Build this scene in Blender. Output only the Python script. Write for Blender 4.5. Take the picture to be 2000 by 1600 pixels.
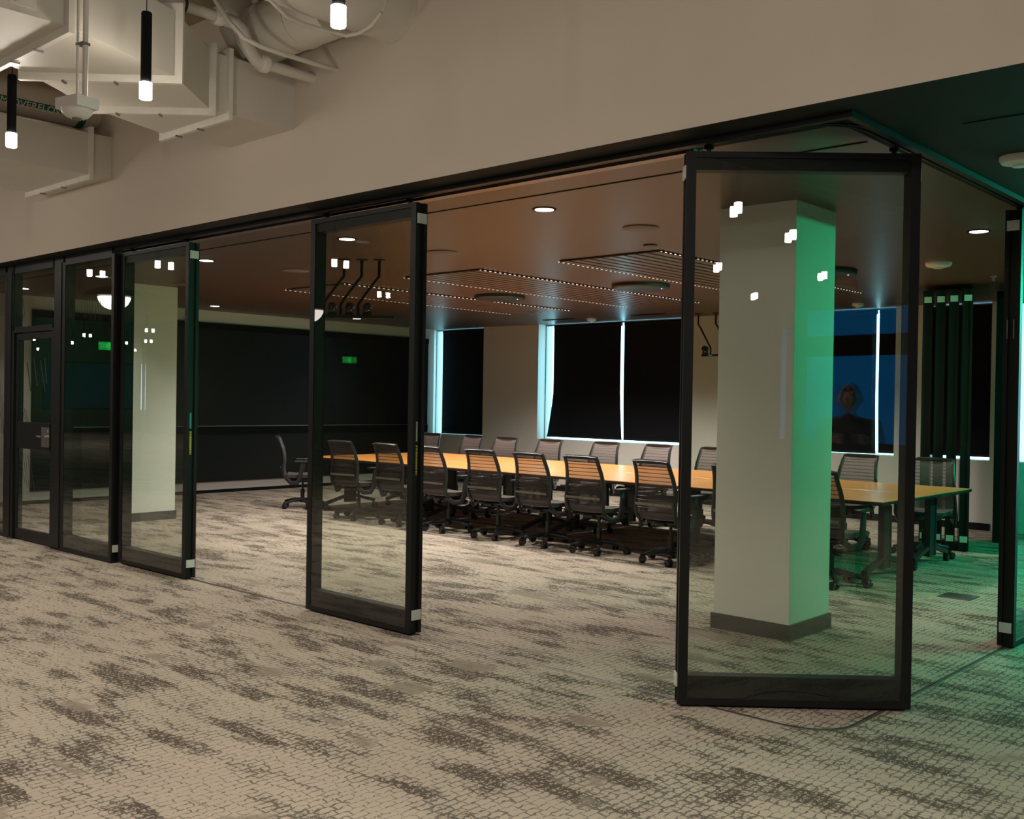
import bpy, math, random
from mathutils import Vector, Matrix
random.seed(7)
PI = math.pi
for o in list(bpy.data.objects): bpy.data.objects.remove(o, do_unlink=True)
scn = bpy.context.scene
C = scn.collection

# ---------------------------------------------------------------- camera
R = ((0.7378, 0.0180, -0.6748), (0.6748, 0.0043, 0.7380), (0.0162, -0.9998, -0.0090))
right = Vector((R[0][0], R[1][0], R[2][0])).normalized()
fwd = Vector((R[0][2], R[1][2], R[2][2])).normalized()
up = right.cross(fwd).normalized()
cam = bpy.data.cameras.new('camera'); co = bpy.data.objects.new('camera', cam); C.objects.link(co)
cam.sensor_width = 36; cam.lens = 36 * 2002 / 2000; cam.clip_start = 0.05; cam.clip_end = 200
m = Matrix.Identity(4)
for i in range(3):
    m[i][0] = right[i]; m[i][1] = up[i]; m[i][2] = -fwd[i]
m[2][3] = 1.55
co.matrix_world = m
scn.camera = co

# ---------------------------------------------------------------- world, exposure
w = bpy.data.worlds.new('world'); scn.world = w; w.use_nodes = True
bg = w.node_tree.nodes['Background']
bg.inputs[0].default_value = (0.36, 0.82, 1.0, 1); bg.inputs[1].default_value = 6.5
scn.view_settings.view_transform = 'Standard'; scn.view_settings.look = 'None'
scn.view_settings.gamma = 1; scn.view_settings.use_curve_mapping = False
scn.view_settings.exposure = 0.0
PEND_L = 138.0      # radiance of the pendant tips
PEND_SPOT = 49.0   # watts of each pendant's down light
DOWN_W = 20.0      # watts of each recessed down light
STRIP_L = 1.3     # radiance of the raft light strips
GREEN_L = 290.0      # radiance of the green light tubes
RAFT_W = 95.0     # watts of each unseen spot added under the slatted rafts
WARM = (1.0, 0.905, 0.79)

# ---------------------------------------------------------------- materials
MATS = {}
def nodes(name):
    mt = bpy.data.materials.new(name); mt.use_nodes = True; MATS[name] = mt
    nt = mt.node_tree; nt.nodes.clear()
    out = nt.nodes.new('ShaderNodeOutputMaterial')
    return mt, nt, out
def N(nt, t, **kw):
    n = nt.nodes.new(t)
    for k, v in kw.items(): setattr(n, k, v)
    return n
def mat(name, col, rough=0.5, metal=0.0, var=0.0, vscale=6.0, bump=0.0, bscale=60.0, spec=0.5):
    mt, nt, out = nodes(name)
    b = N(nt, 'ShaderNodeBsdfPrincipled'); nt.links.new(b.outputs[0], out.inputs[0])
    b.inputs['Base Color'].default_value = (*col, 1); b.inputs['Roughness'].default_value = rough
    b.inputs['Metallic'].default_value = metal; b.inputs['Specular IOR Level'].default_value = spec
    if var or bump:
        tc = N(nt, 'ShaderNodeTexCoord')
    if var:
        no = N(nt, 'ShaderNodeTexNoise'); no.inputs['Scale'].default_value = vscale; no.inputs['Detail'].default_value = 5
        nt.links.new(tc.outputs['Object'], no.inputs['Vector'])
        mx = N(nt, 'ShaderNodeMix', data_type='RGBA')
        mx.inputs[6].default_value = (*[c * (1 - var) for c in col], 1)
        mx.inputs[7].default_value = (*[min(1, c * (1 + var)) for c in col], 1)
        nt.links.new(no.outputs[0], mx.inputs[0]); nt.links.new(mx.outputs[2], b.inputs['Base Color'])
    if bump:
        no2 = N(nt, 'ShaderNodeTexNoise'); no2.inputs['Scale'].default_value = bscale
        nt.links.new(tc.outputs['Object'], no2.inputs['Vector'])
        bp = N(nt, 'ShaderNodeBump'); bp.inputs['Strength'].default_value = bump; bp.inputs['Distance'].default_value = 0.01
        nt.links.new(no2.outputs[0], bp.inputs['Height']); nt.links.new(bp.outputs[0], b.inputs['Normal'])
    return mt
def emit(name, col, s):
    mt, nt, out = nodes(name)
    e = N(nt, 'ShaderNodeEmission'); e.inputs[0].default_value = (*col, 1); e.inputs[1].default_value = s
    nt.links.new(e.outputs[0], out.inputs[0]); return mt

mat('plaster', (0.62, 0.55, 0.465), 0.85, var=0.05, vscale=1.2, bump=0.05, bscale=90)
mat('wall_paint', (0.55, 0.52, 0.485), 0.8, var=0.04, vscale=2)
mat('column_paint', (0.88, 0.86, 0.80), 0.55, var=0.02, vscale=2)
mat('ceiling_dark', (0.102, 0.064, 0.045), 0.38, var=0.06, vscale=1.5, spec=0.4)
mat('soffit_dark', (0.016, 0.016, 0.015), 0.7, var=0.06, vscale=1.5, spec=0.15)
mat('concrete', (0.27, 0.20, 0.13), 0.9, var=0.45, vscale=4.5, bump=0.6, bscale=14)
mat('duct_white', (0.60, 0.57, 0.50), 0.5, var=0.06, vscale=2.5)
mat('flange_white', (0.70, 0.67, 0.60), 0.45, var=0.1, vscale=14)
mat('black_metal', (0.013, 0.013, 0.013), 0.42, var=0.1, spec=0.22)
mat('black_gloss', (0.012, 0.013, 0.013), 0.16)
mat('black_matte', (0.009, 0.009, 0.010), 0.7, spec=0.12)
mat('seal_rubber', (0.008, 0.008, 0.008), 0.8)
mat('alu', (0.24, 0.22, 0.22), 0.35, metal=0.9)
mat('steel', (0.62, 0.60, 0.57), 0.28, metal=0.95)
mat('clip_white', (0.66, 0.68, 0.64), 0.4)
mat('label_white', (0.55, 0.62, 0.60), 0.5)
mat('label_teal', (0.06, 0.38, 0.40), 0.5)
mat('label_yellow', (0.62, 0.52, 0.06), 0.5)
mat('green_label', (0.0, 0.13, 0.05), 0.5)
mat('print_white', (0.75, 0.72, 0.62), 0.6)
emit('exit_letters', (0.25, 1.0, 0.35), 1.6)
mat('baseboard_grey', (0.045, 0.043, 0.038), 0.5)
mat('board_black', (0.008, 0.008, 0.010), 0.35, var=0.15, vscale=1, spec=0.3)
mat('blind_fabric', (0.006, 0.006, 0.009), 0.8, bump=0.2, bscale=300, spec=0.15)
mat('chair_black', (0.017, 0.017, 0.018), 0.35)
mat('chair_frame', (0.020, 0.019, 0.019), 0.33)
mat('seat_fabric', (0.075, 0.06, 0.058), 0.8, bump=0.3, bscale=400)
mat('lumbar', (0.26, 0.23, 0.18), 0.3, var=0.5, vscale=30)
mat('caster', (0.02, 0.02, 0.02), 0.25)
mat('white_plastic', (0.72, 0.69, 0.66), 0.4)
mat('speaker_grille', (0.16, 0.13, 0.125), 0.6)
mat('mic_disc', (0.018, 0.032, 0.042), 0.45)
mat('hinge_grey', (0.25, 0.25, 0.25), 0.35, metal=0.7)
mat('cloth_dark', (0.015, 0.015, 0.018), 0.85)
mat('trousers', (0.02, 0.022, 0.03), 0.85)
mat('skin', (0.42, 0.24, 0.17), 0.5)
mat('hair', (0.02, 0.014, 0.01), 0.6)
mat('lobby_wall', (0.10, 0.095, 0.085), 0.8, var=0.05)
mat('film_line', (0.02, 0.02, 0.02), 0.6)
mat('shade_black', (0.012, 0.012, 0.012), 0.4)
emit('pendant_glow', WARM, PEND_L)
emit('down_glow', (1.0, 0.88, 0.76), 9.0)
emit('dome_glow', (1.0, 0.90, 0.78), 8.0)
emit('exit_glow', (0.0, 1.0, 0.08), 1.2)
emit('led_violet', (0.5, 0.4, 1.0), 6.0)
emit('led_teal', (0.1, 1.0, 0.6), 0.6)
emit('green_glow', (0.0, 1.0, 0.52), GREEN_L)

def glass(name, tint, gloss_rough=0.0):
    mt, nt, out = nodes(name)
    tr = N(nt, 'ShaderNodeBsdfTransparent'); tr.inputs[0].default_value = (*tint, 1)
    gl = N(nt, 'ShaderNodeBsdfGlossy'); gl.inputs['Roughness'].default_value = gloss_rough
    fr = N(nt, 'ShaderNodeFresnel'); fr.inputs[0].default_value = 1.5
    geo = N(nt, 'ShaderNodeNewGeometry')
    # front faces of a thin pane carry the whole pane's reflection, back faces let light through
    mt_ = N(nt, 'ShaderNodeMath', operation='MULTIPLY'); mt_.inputs[1].default_value = 1.0
    sub = N(nt, 'ShaderNodeMath', operation='SUBTRACT'); sub.inputs[0].default_value = 1.0
    nt.links.new(geo.outputs['Backfacing'], sub.inputs[1])
    nt.links.new(fr.outputs[0], mt_.inputs[0]); nt.links.new(sub.outputs[0], mt_.inputs[1])
    m2 = N(nt, 'ShaderNodeMath', operation='MULTIPLY'); m2.inputs[1].default_value = 1.7
    nt.links.new(mt_.outputs[0], m2.inputs[0])
    mx = N(nt, 'ShaderNodeMixShader')
    nt.links.new(m2.outputs[0], mx.inputs[0]); nt.links.new(tr.outputs[0], mx.inputs[1]); nt.links.new(gl.outputs[0], mx.inputs[2])
    nt.links.new(mx.outputs[0], out.inputs[0]); return mt
glass('pane_glass', (0.942, 0.96, 0.938))
glass('window_glass', (0.96, 0.98, 0.98))
glass('tinted_glass', (0.015, 0.21, 0.31))
glass('dimmed_glass', (0.003, 0.045, 0.055))  # dimmer daylight put into the tint, for the far left lobby window

def mesh_fabric(name, col, see):
    mt, nt, out = nodes(name)
    tr = N(nt, 'ShaderNodeBsdfTransparent')
    df = N(nt, 'ShaderNodeBsdfPrincipled'); df.inputs['Base Color'].default_value = (*col, 1); df.inputs['Roughness'].default_value = 0.75
    mx = N(nt, 'ShaderNodeMixShader'); mx.inputs[0].default_value = 1 - see
    nt.links.new(tr.outputs[0], mx.inputs[1]); nt.links.new(df.outputs[0], mx.inputs[2]); nt.links.new(mx.outputs[0], out.inputs[0])
    return mt
mesh_fabric('mesh_fabric', (0.135, 0.10, 0.098), 0.36)
mesh_fabric('dense_fabric', (0.062, 0.05, 0.049), 0.07)

def wood(name, c1, c2, rough, scale=1.0):
    mt, nt, out = nodes(name)
    b = N(nt, 'ShaderNodeBsdfPrincipled'); nt.links.new(b.outputs[0], out.inputs[0]); b.inputs['Roughness'].default_value = rough
    tc = N(nt, 'ShaderNodeTexCoord'); mp = N(nt, 'ShaderNodeMapping'); mp.inputs['Scale'].default_value = (0.6 * scale, 9 * scale, 9 * scale)
    nt.links.new(tc.outputs['Object'], mp.inputs['Vector'])
    no = N(nt, 'ShaderNodeTexNoise'); no.inputs['Scale'].default_value = 4; no.inputs['Detail'].default_value = 8; no.inputs['Roughness'].default_value = 0.65
    nt.links.new(mp.outputs[0], no.inputs['Vector'])
    cr = N(nt, 'ShaderNodeValToRGB'); cr.color_ramp.elements[0].position = 0.3; cr.color_ramp.elements[1].position = 0.7
    cr.color_ramp.elements[0].color = (*c1, 1); cr.color_ramp.elements[1].color = (*c2, 1)
    nt.links.new(no.outputs[0], cr.inputs[0]); nt.links.new(cr.outputs[0], b.inputs['Base Color'])
    return mt
wood('table_wood', (0.54, 0.205, 0.045), (0.72, 0.315, 0.085), 0.3)
wood('slat_wood', (0.12, 0.087, 0.078), (0.17, 0.125, 0.112), 0.34)

def carpet():
    mt, nt, out = nodes('carpet')
    L = nt.links.new
    b = N(nt, 'ShaderNodeBsdfPrincipled'); L(b.outputs[0], out.inputs[0]); b.inputs['Roughness'].default_value = 0.95
    b.inputs['Specular IOR Level'].default_value = 0.15
    tc = N(nt, 'ShaderNodeTexCoord')
    def noise(scale_vec, sc, det, rough=0.6):
        mp = N(nt, 'ShaderNodeMapping'); mp.inputs['Scale'].default_value = scale_vec
        L(tc.outputs['Object'], mp.inputs['Vector'])
        n = N(nt, 'ShaderNodeTexNoise'); n.inputs['Scale'].default_value = sc; n.inputs['Detail'].default_value = det; n.inputs['Roughness'].default_value = rough
        L(mp.outputs[0], n.inputs['Vector']); return n.outputs[0]
    def M(op, a, b_, clamp=False):
        n = N(nt, 'ShaderNodeMath', operation=op); n.use_clamp = clamp
        for i, v in enumerate((a, b_)):
            if isinstance(v, (int, float)): n.inputs[i].default_value = v
            else: L(v, n.inputs[i])
        return n.outputs[0]
    def ramp(v, lo, hi):
        n = N(nt, 'ShaderNodeMapRange'); n.interpolation_type = 'SMOOTHSTEP'
        n.inputs[1].default_value = lo; n.inputs[2].default_value = hi; L(v, n.inputs[0]); return n.outputs[0]
    # crackle cells, long across the strips
    dis = N(nt, 'ShaderNodeTexNoise'); dis.inputs['Scale'].default_value = 20; dis.inputs['Detail'].default_value = 3
    L(tc.outputs['Object'], dis.inputs['Vector'])
    ds = N(nt, 'ShaderNodeVectorMath', operation='SCALE'); ds.inputs['Scale'].default_value = 0.046; L(dis.outputs['Color'], ds.inputs[0])
    ad = N(nt, 'ShaderNodeVectorMath', operation='ADD'); L(tc.outputs['Object'], ad.inputs[0]); L(ds.outputs[0], ad.inputs[1])
    # staggered brick-like cells, rows along y, with wandering joints
    sx = N(nt, 'ShaderNodeSeparateXYZ'); L(ad.outputs[0], sx.inputs[0])
    u = M('MULTIPLY', sx.outputs[0], 25.0); row = M('FLOOR', u, 0.0); fu = M('FRACT', u, 0.0)
    wn = N(nt, 'ShaderNodeTexWhiteNoise', noise_dimensions='1D'); L(row, wn.inputs['W'])
    v = M('ADD', M('MULTIPLY', sx.outputs[1], 14.0), M('MULTIPLY', wn.outputs['Value'], 3.0)); fv = M('FRACT', v, 0.0)
    eu = M('MINIMUM', fu, M('SUBTRACT', 1.0, fu)); ev = M('MULTIPLY', M('MINIMUM', fv, M('SUBTRACT', 1.0, fv)), 1.7)
    edge = M('MINIMUM', eu, ev)
    big2 = noise((0.7, 1.3, 1), 0.9, 2)
    fine = noise((1, 1, 1), 46, 3, 0.7)
    fine2 = noise((1.0, 0.8, 1), 82, 3, 0.72)
    fine3 = noise((1, 1, 1), 240, 2, 0.6)
    # strips of yarn: the pattern shifts from one strip to the next
    def strips(pitch, freq, seed):
        fl = M('FLOOR', M('MULTIPLY', sx.outputs[1], 1/pitch), 0.0)
        cb = N(nt, 'ShaderNodeCombineXYZ'); L(M('ADD', M('MULTIPLY', sx.outputs[0], freq), M('MULTIPLY', fl, 7.31+seed)), cb.inputs[0])
        L(M('ADD', M('MULTIPLY', fl, 3.7), M('MULTIPLY', sx.outputs[1], 1.5)), cb.inputs[1]); cb.inputs[2].default_value = seed
        n = N(nt, 'ShaderNodeTexNoise'); n.inputs['Scale'].default_value = 1; n.inputs['Detail'].default_value = 3; n.inputs['Roughness'].default_value = 0.6
        L(cb.outputs[0], n.inputs['Vector']); return n.outputs[0]
    st1 = strips(0.13, 2.2, 0.0); st2 = strips(0.22, 1.5, 4.2)
    mid = M('MULTIPLY', ramp(strips(0.19, 1.3, 9.1), 0.60, 0.64), 0.8)
    soft = noise((0.75, 3.8, 1), 1.7, 5, 0.66)
    patch = M('ADD', M('ADD', M('MULTIPLY', st1, 0.42), M('MULTIPLY', st2, 0.22)), M('MULTIPLY', soft, 0.44))
    wear = ramp(patch, 0.475, 0.60)                  # 0 clean cells, 1 worn through
    core = ramp(patch, 0.572, 0.60)
    wid = M('ADD', 0.035, M('MULTIPLY', wear, 0.12))
    e2 = M('ADD', edge, M('MULTIPLY', M('SUBTRACT', fine, 0.5), 0.34))
    crack = M('SUBTRACT', 1.0, ramp(M('SUBTRACT', e2, wid), -0.03, 0.03))
    thr = M('ADD', M('ADD', M('MULTIPLY', wear, 0.215), M('MULTIPLY', core, 0.045)), 0.268)
    gran = M('SUBTRACT', 1.0, ramp(M('SUBTRACT', fine2, thr), -0.02, 0.02))
    dark = M('MULTIPLY', M('MAXIMUM', crack, gran, True), M('SUBTRACT', 1.0, M('MULTIPLY', mid, 0.75)), True)
    lightc = N(nt, 'ShaderNodeMix', data_type='RGBA'); lightc.inputs[6].default_value = (0.43, 0.368, 0.294, 1); lightc.inputs[7].default_value = (0.34, 0.292, 0.236, 1)
    L(M('MULTIPLY', M('ADD', ramp(big2, 0.35, 0.65), fine3), 0.5), lightc.inputs[0])
    midc = N(nt, 'ShaderNodeMix', data_type='RGBA'); L(mid, midc.inputs[0]); L(lightc.outputs[2], midc.inputs[6]); midc.inputs[7].default_value = (0.235, 0.195, 0.152, 1)
    darkc = N(nt, 'ShaderNodeMix', data_type='RGBA'); darkc.inputs[6].default_value = (0.135, 0.119, 0.096, 1); darkc.inputs[7].default_value = (0.085, 0.069, 0.054, 1)
    L(core, darkc.inputs[0])
    fin = N(nt, 'ShaderNodeMix', data_type='RGBA'); L(dark, fin.inputs[0]); L(midc.outputs[2], fin.inputs[6]); L(darkc.outputs[2], fin.inputs[7])
    L(fin.outputs[2], b.inputs['Base Color'])
    bp = N(nt, 'ShaderNodeBump'); bp.inputs['Strength'].default_value = 0.4; bp.inputs['Distance'].default_value = 0.004
    L(fine2, bp.inputs['Height']); L(bp.outputs[0], b.inputs['Normal'])
carpet()

def strip_mat():
    mt, nt, out = nodes('strip_glow'); L = nt.links.new
    tc = N(nt, 'ShaderNodeTexCoord'); sp = N(nt, 'ShaderNodeSeparateXYZ'); L(tc.outputs['Object'], sp.inputs[0])
    mu = N(nt, 'ShaderNodeMath', operation='MULTIPLY'); mu.inputs[1].default_value = 2 * PI / 0.075; L(sp.outputs[1], mu.inputs[0])
    si = N(nt, 'ShaderNodeMath', operation='SINE'); L(mu.outputs[0], si.inputs[0])
    gt = N(nt, 'ShaderNodeMath', operation='GREATER_THAN'); gt.inputs[1].default_value = 0.2; L(si.outputs[0], gt.inputs[0])
    ms = N(nt, 'ShaderNodeMath', operation='MULTIPLY'); ms.inputs[1].default_value = STRIP_L; L(gt.outputs[0], ms.inputs[0])
    e = N(nt, 'ShaderNodeEmission'); e.inputs[0].default_value = (1.0, 0.80, 0.62, 1); L(ms.outputs[0], e.inputs[1]); L(e.outputs[0], out.inputs[0])
strip_mat()

# ---------------------------------------------------------------- geometry helpers
class G:
    def __init__(s): s.v = []; s.f = []
    def box(s, x0, x1, y0, y1, z0, z1):
        if x0 > x1: x0, x1 = x1, x0
        if y0 > y1: y0, y1 = y1, y0
        if z0 > z1: z0, z1 = z1, z0
        b = len(s.v)
        s.v += [(x0,y0,z0),(x1,y0,z0),(x1,y1,z0),(x0,y1,z0),(x0,y0,z1),(x1,y0,z1),(x1,y1,z1),(x0,y1,z1)]
        s.f += [tuple(b+i for i in q) for q in ((0,3,2,1),(4,5,6,7),(0,1,5,4),(1,2,6,5),(2,3,7,6),(3,0,4,7))]
        return s
    def prism(s, pts, z0, z1):      # counter-clockwise plan outline
        b = len(s.v); n = len(pts)
        s.v += [(x,y,z0) for x,y in pts] + [(x,y,z1) for x,y in pts]
        s.f += [tuple(b+i for i in reversed(range(n))), tuple(b+n+i for i in range(n))]
        for i in range(n):
            j = (i+1) % n; s.f.append((b+i, b+j, b+n+j, b+n+i))
        return s
    def lathe(s, prof, n=16, c=(0,0,0), axis='z'):   # prof (r, h)
        b = len(s.v); k = len(prof)
        for r, hgt in prof:
            for i in range(n):
                a = 2*PI*i/n; p = (r*math.cos(a), r*math.sin(a), hgt)
                if axis == 'x': p = (p[2], p[0], p[1])
                if axis == 'y': p = (p[1], p[2], p[0])
                s.v.append((c[0]+p[0], c[1]+p[1], c[2]+p[2]))
        for j in range(k-1):
            for i in range(n):
                i2 = (i+1) % n
                s.f.append((b+j*n+i, b+j*n+i2, b+(j+1)*n+i2, b+(j+1)*n+i))
        s.f.append(tuple(b+i for i in reversed(range(n)))); s.f.append(tuple(b+(k-1)*n+i for i in range(n)))
        return s
    def tube(s, pts, r, n=8, flat=None):      # sweep; r number or list; flat=(a,b) makes an oval section
        pts = [Vector(p) for p in pts]; b0 = len(s.v); k = len(pts)
        rs = r if isinstance(r, (list, tuple)) else [r]*k
        prev = None
        for i, p in enumerate(pts):
            t = (pts[min(i+1,k-1)] - pts[max(i-1,0)]).normalized()
            if prev is None:
                a = Vector((0,0,1)) if abs(t.z) < 0.9 else Vector((1,0,0))
                u = t.cross(a).normalized()
            else:
                u = (prev - t*prev.dot(t)).normalized()
            prev = u; v = t.cross(u)
            for j in range(n):
                ang = 2*PI*j/n
                fa, fb = flat if flat else (1, 1)
                q = p + u*(rs[i]*fa*math.cos(ang)) + v*(rs[i]*fb*math.sin(ang)); s.v.append(tuple(q))
        for i in range(k-1):
            for j in range(n):
                j2 = (j+1) % n
                s.f.append((b0+i*n+j, b0+i*n+j2, b0+(i+1)*n+j2, b0+(i+1)*n+j))
        s.f.append(tuple(b0+j for j in reversed(range(n)))); s.f.append(tuple(b0+(k-1)*n+j for j in range(n)))
        return s
    def bar(s, a, b, w, h):         # box from a to b, w across (horizontal), h tall
        a = Vector(a); b = Vector(b); t = (b-a).normalized()
        u = Vector((0,0,1)).cross(t)
        u = u.normalized() if u.length > 1e-4 else Vector((1,0,0))
        v = t.cross(u); k = len(s.v)
        for p in (a, b):
            for du, dv in ((-1,-1),(1,-1),(1,1),(-1,1)): s.v.append(tuple(p + u*(du*w/2) + v*(dv*h/2)))
        s.f += [tuple(k+i for i in q) for q in ((0,3,2,1),(4,5,6,7),(0,1,5,4),(1,2,6,5),(2,3,7,6),(3,0,4,7))]
        return s
    def sheet(s, rows):             # grid of points
        b = len(s.v); n = len(rows[0])
        for r in rows: s.v += [tuple(p) for p in r]
        for i in range(len(rows)-1):
            for j in range(n-1): s.f.append((b+i*n+j, b+i*n+j+1, b+(i+1)*n+j+1, b+(i+1)*n+j))
        return s
    def build(s, name, mt, parent=None, smooth=False, bevel=0.0):
        me = bpy.data.meshes.new(name); me.from_pydata(s.v, [], s.f); me.update()
        me.materials.append(MATS[mt] if isinstance(mt, str) else mt)
        o = bpy.data.objects.new(name, me); C.objects.link(o)
        if parent: o.parent = parent
        if smooth:
            for p in me.polygons: p.use_smooth = True
            me.set_sharp_from_angle(angle=math.radians(40))
        if bevel:
            bm = o.modifiers.new('bevel', 'BEVEL'); bm.width = bevel; bm.segments = 2; bm.limit_method = 'ANGLE'
        return o
def tag(o, label, cat, group=None):
    o['label'] = label; o['category'] = cat
    if group: o['group'] = group
    return o
def thing(name, label, cat, loc=(0,0,0), rz=0.0, group=None):
    o = bpy.data.objects.new(name, None); C.objects.link(o); o.location = loc; o.rotation_euler = (0,0,rz)
    o.empty_display_size = 0.1
    return tag(o, label, cat, group)
def struct(o): o['kind'] = 'structure'; return o
def sempty(name, loc=(0,0,0)):
    o = bpy.data.objects.new(name, None); C.objects.link(o); o.location = loc; return struct(o)
def dup(root, loc=None, rz=None, label=None):
    r = root.copy(); C.objects.link(r)
    if loc is not None: r.location = loc
    if rz is not None: r.rotation_euler = (0,0,rz)
    if label: r['label'] = label
    for ch in list(root.children):
        c = ch.copy(); C.objects.link(c); c.parent = r
        for g in ch.children:
            d = g.copy(); C.objects.link(d); d.parent = c
    return r
def lamp(name, kind, loc, watts, col, parent=None, rot=(0,0,0), **kw):
    l = bpy.data.lights.new(name, kind); l.energy = watts; l.color = col
    for k, v in kw.items(): setattr(l, k, v)
    o = bpy.data.objects.new(name, l); C.objects.link(o); o.location = loc; o.rotation_euler = rot
    if parent: o.parent = parent
    return o
ORD = ['first','second','third','fourth','fifth','sixth','seventh','eighth','ninth','tenth']

# ---------------------------------------------------------------- the shell
ZC = 2.89          # low ceiling
ZS = 4.47          # slab over the lobby
FY = 4.256         # face of the cream wall
XL, XR = -40.0, 9.0
YB, YF = -12.0, 13.6
struct(G().box(XL, XR, YB, 14.6, -0.1, 0.0).build('floor', 'carpet'))
# low ceiling over the meeting room and lounge (runs behind the cream wall)
struct(G().box(-14.8, -2.16, 4.66, 13.98, ZC, ZC+0.12).build('ceiling', 'ceiling_dark'))
struct(G().box(-14.6, XR, FY+0.006, 4.66, ZC, ZC+0.12).box(-2.16, XR, 4.66, 13.98, ZC, ZC+0.12).build('ceiling_soffit', 'soffit_dark'))
struct(G().box(XL, XR, YB, FY+0.1, ZS, ZS+0.15).build('ceiling_slab', 'concrete'))
# cream wall over the opening
struct(G().box(XL, XR, FY, FY+0.14, ZC+0.121, ZS+0.05).box(XL, XR, FY, FY+0.006, ZC-0.001, ZC+0.121).build('wall_fascia', 'plaster'))
struct(G().box(XL, -14.6, FY, FY+0.14, 0, ZC).build('wall_front', 'plaster'))
# far walls of the lobby
lw = struct(G().box(XL, XR, YB-0.15, YB, 0, ZS).build('wall_lobby_back', 'lobby_wall'))
g = G()
g.box(XL-0.15, XL, YB, FY, 0, 0.9).box(XL-0.15, XL, YB, FY, 2.8, ZS).box(XL-0.15, XL, -8.0, FY, 0.9, 2.8)
struct(g.build('wall_lobby_left', 'lobby_wall'))
g = G()
g.box(XR, XR+0.15, YB, 14.0, 0, 0.85).box(XR, XR+0.15, YB, 14.0, 3.3, ZS)
g.box(XR, XR+0.15, YB, -3.45, 0.85, 3.3).box(XR, XR+0.15, -3.2, -2.9, 0.85, 3.3).box(XR, XR+0.15, -3.45, -3.2, 3.0, 3.3).box(XR, XR+0.15, -0.4, 14.0, 0.85, 3.3)
struct(g.build('wall_right', 'lobby_wall'))
def far_window(name, x, y0, y1, z0, z1, transom=None, gl='tinted_glass'):
    e = sempty(name, (x, (y0+y1)/2, z0))
    g = G(); hw = (y1-y0)/2
    g.box(0.05, 0.1, -hw, -hw+0.06, 0, z1-z0).box(0.05, 0.1, hw-0.06, hw, 0, z1-z0)
    g.box(0.05, 0.1, -hw+0.06, hw-0.06, 0, 0.06).box(0.05, 0.1, -hw+0.06, hw-0.06, z1-z0-0.06, z1-z0)
    g.build('window_frame', 'black_metal', e)
    if transom: G().box(0.03, 0.12, -hw+0.06, hw-0.06, transom[0]-z0, transom[1]-z0).build('transom', 'black_matte', e)
    G().box(0.07, 0.078, -hw+0.06, hw-0.06, 0.06, z1-z0-0.06).build('pane', gl, e)
far_window('window_8', XR, -2.9, -0.4, 0.85, 3.3, (2.42, 2.78))
far_window('window_9', XR, -3.45, -3.2, 0.85, 3.0)
far_window('window_10', XL-0.15, -12.0, -8.0, 0.9, 2.8, None, 'dimmed_glass')

# left wall of the meeting room
LX = -14.5
lwall = struct(G().box(LX-0.1, LX, FY+0.14, YF, 0, ZC).build('wall_left', 'wall_paint'))
struct(G().box(LX, LX+0.02, 4.6, 13.6, 0, 0.05).build('baseboard_left', 'black_matte'))
# back wall with window recesses: sill wall, piers
WIN = [(-14.64, -13.17), (-11.83, -8.72), (-7.42, -5.49), (-5.05, -4.27), (-0.9, 1.6)]
g = G().box(-14.8, XR, YF, 13.98, 0, 0.87)
xs = [-14.8] + [v for wnd in WIN for v in wnd] + [XR]
for i in range(0, len(xs), 2):
    if xs[i+1] - xs[i] > 0.02: g.box(xs[i], xs[i+1], YF, 13.98, 0.87, ZC)
struct(g.build('wall_back', 'wall_paint'))
struct(G().box(LX, -4.25, YF-0.018, YF, 0, 0.09).build('baseboard_back', 'black_matte'))
for i, (a, b) in enumerate(WIN):
    e = sempty('window_%d' % (i+1), ((a+b)/2, 13.80, 0.87)); hw = (b-a)/2; hh = ZC-0.87
    g = G()
    g.box(-hw, -hw+0.015, 0, 0.06, 0, hh).box(hw-0.015, hw, 0, 0.06, 0, hh)
    g.box(-hw+0.015, hw-0.015, 0, 0.06, 0, 0.015).box(-hw+0.015, hw-0.015, 0, 0.06, hh-0.02, hh)
    g.build('window_frame', 'hinge_grey', e)
    G().box(-hw+0.015, hw-0.015, 0.02, 0.028, 0.015, hh-0.02).build('pane', 'window_glass', e)
    G().box(-hw, hw, -0.2, 0, 0.0, 0.012).build('sill', 'wall_paint', e)
# roller blinds
def blind(x0t, x1t, x0b, x1b, zb, label, y=13.74):
    e = thing('roller_blind', label, 'blind', ((x0t+x1t)/2, y, zb), 0, 'roller blinds in the window recesses')
    cx = (x0t+x1t)/2; top = ZC-0.02-zb
    g = G(); rows = []
    n = 10
    def xs_(t, side):
        # the cloth wanders sideways near its foot
        k = max(0.0, min(1.0, (0.42-t)/0.42)) ** 1.3
        a, b = (x0t, x0b) if side == 0 else (x1t, x1b)
        return a + (b-a)*k - cx
    for yy in (0.0, 0.004):
        pass
    v0 = []
    for i in range(n+1):
        t = i/n
        v0.append([(xs_(t,0), 0.0, top*t), (xs_(t,1), 0.0, top*t), (xs_(t,1), 0.005, top*t), (xs_(t,0), 0.005, top*t)])
    for r in v0: g.v += r
    for i in range(n):
        for j in range(4):
            j2 = (j+1) % 4; g.f.append((i*4+j, i*4+j2, i*4+4+j2, i*4+4+j))
    g.f.append((3,2,1,0)); g.f.append((n*4, n*4+1, n*4+2, n*4+3))
    g.build('cloth', 'blind_fabric', e)
    G().box(x0b-cx, x1b-cx, -0.006, 0.012, -0.005, 0.028).build('hem_bar', 'black_metal', e)
    G().lathe([(0.03, x0t-cx), (0.03, x1t-cx)], 12, (0, 0.02, top-0.03), 'x').build('roller', 'black_matte', e)
blind(-14.40, -13.17, -14.40, -13.17, 0.895, 'black roller blind in narrow window beside the dark board wall, light gap along it')
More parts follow.
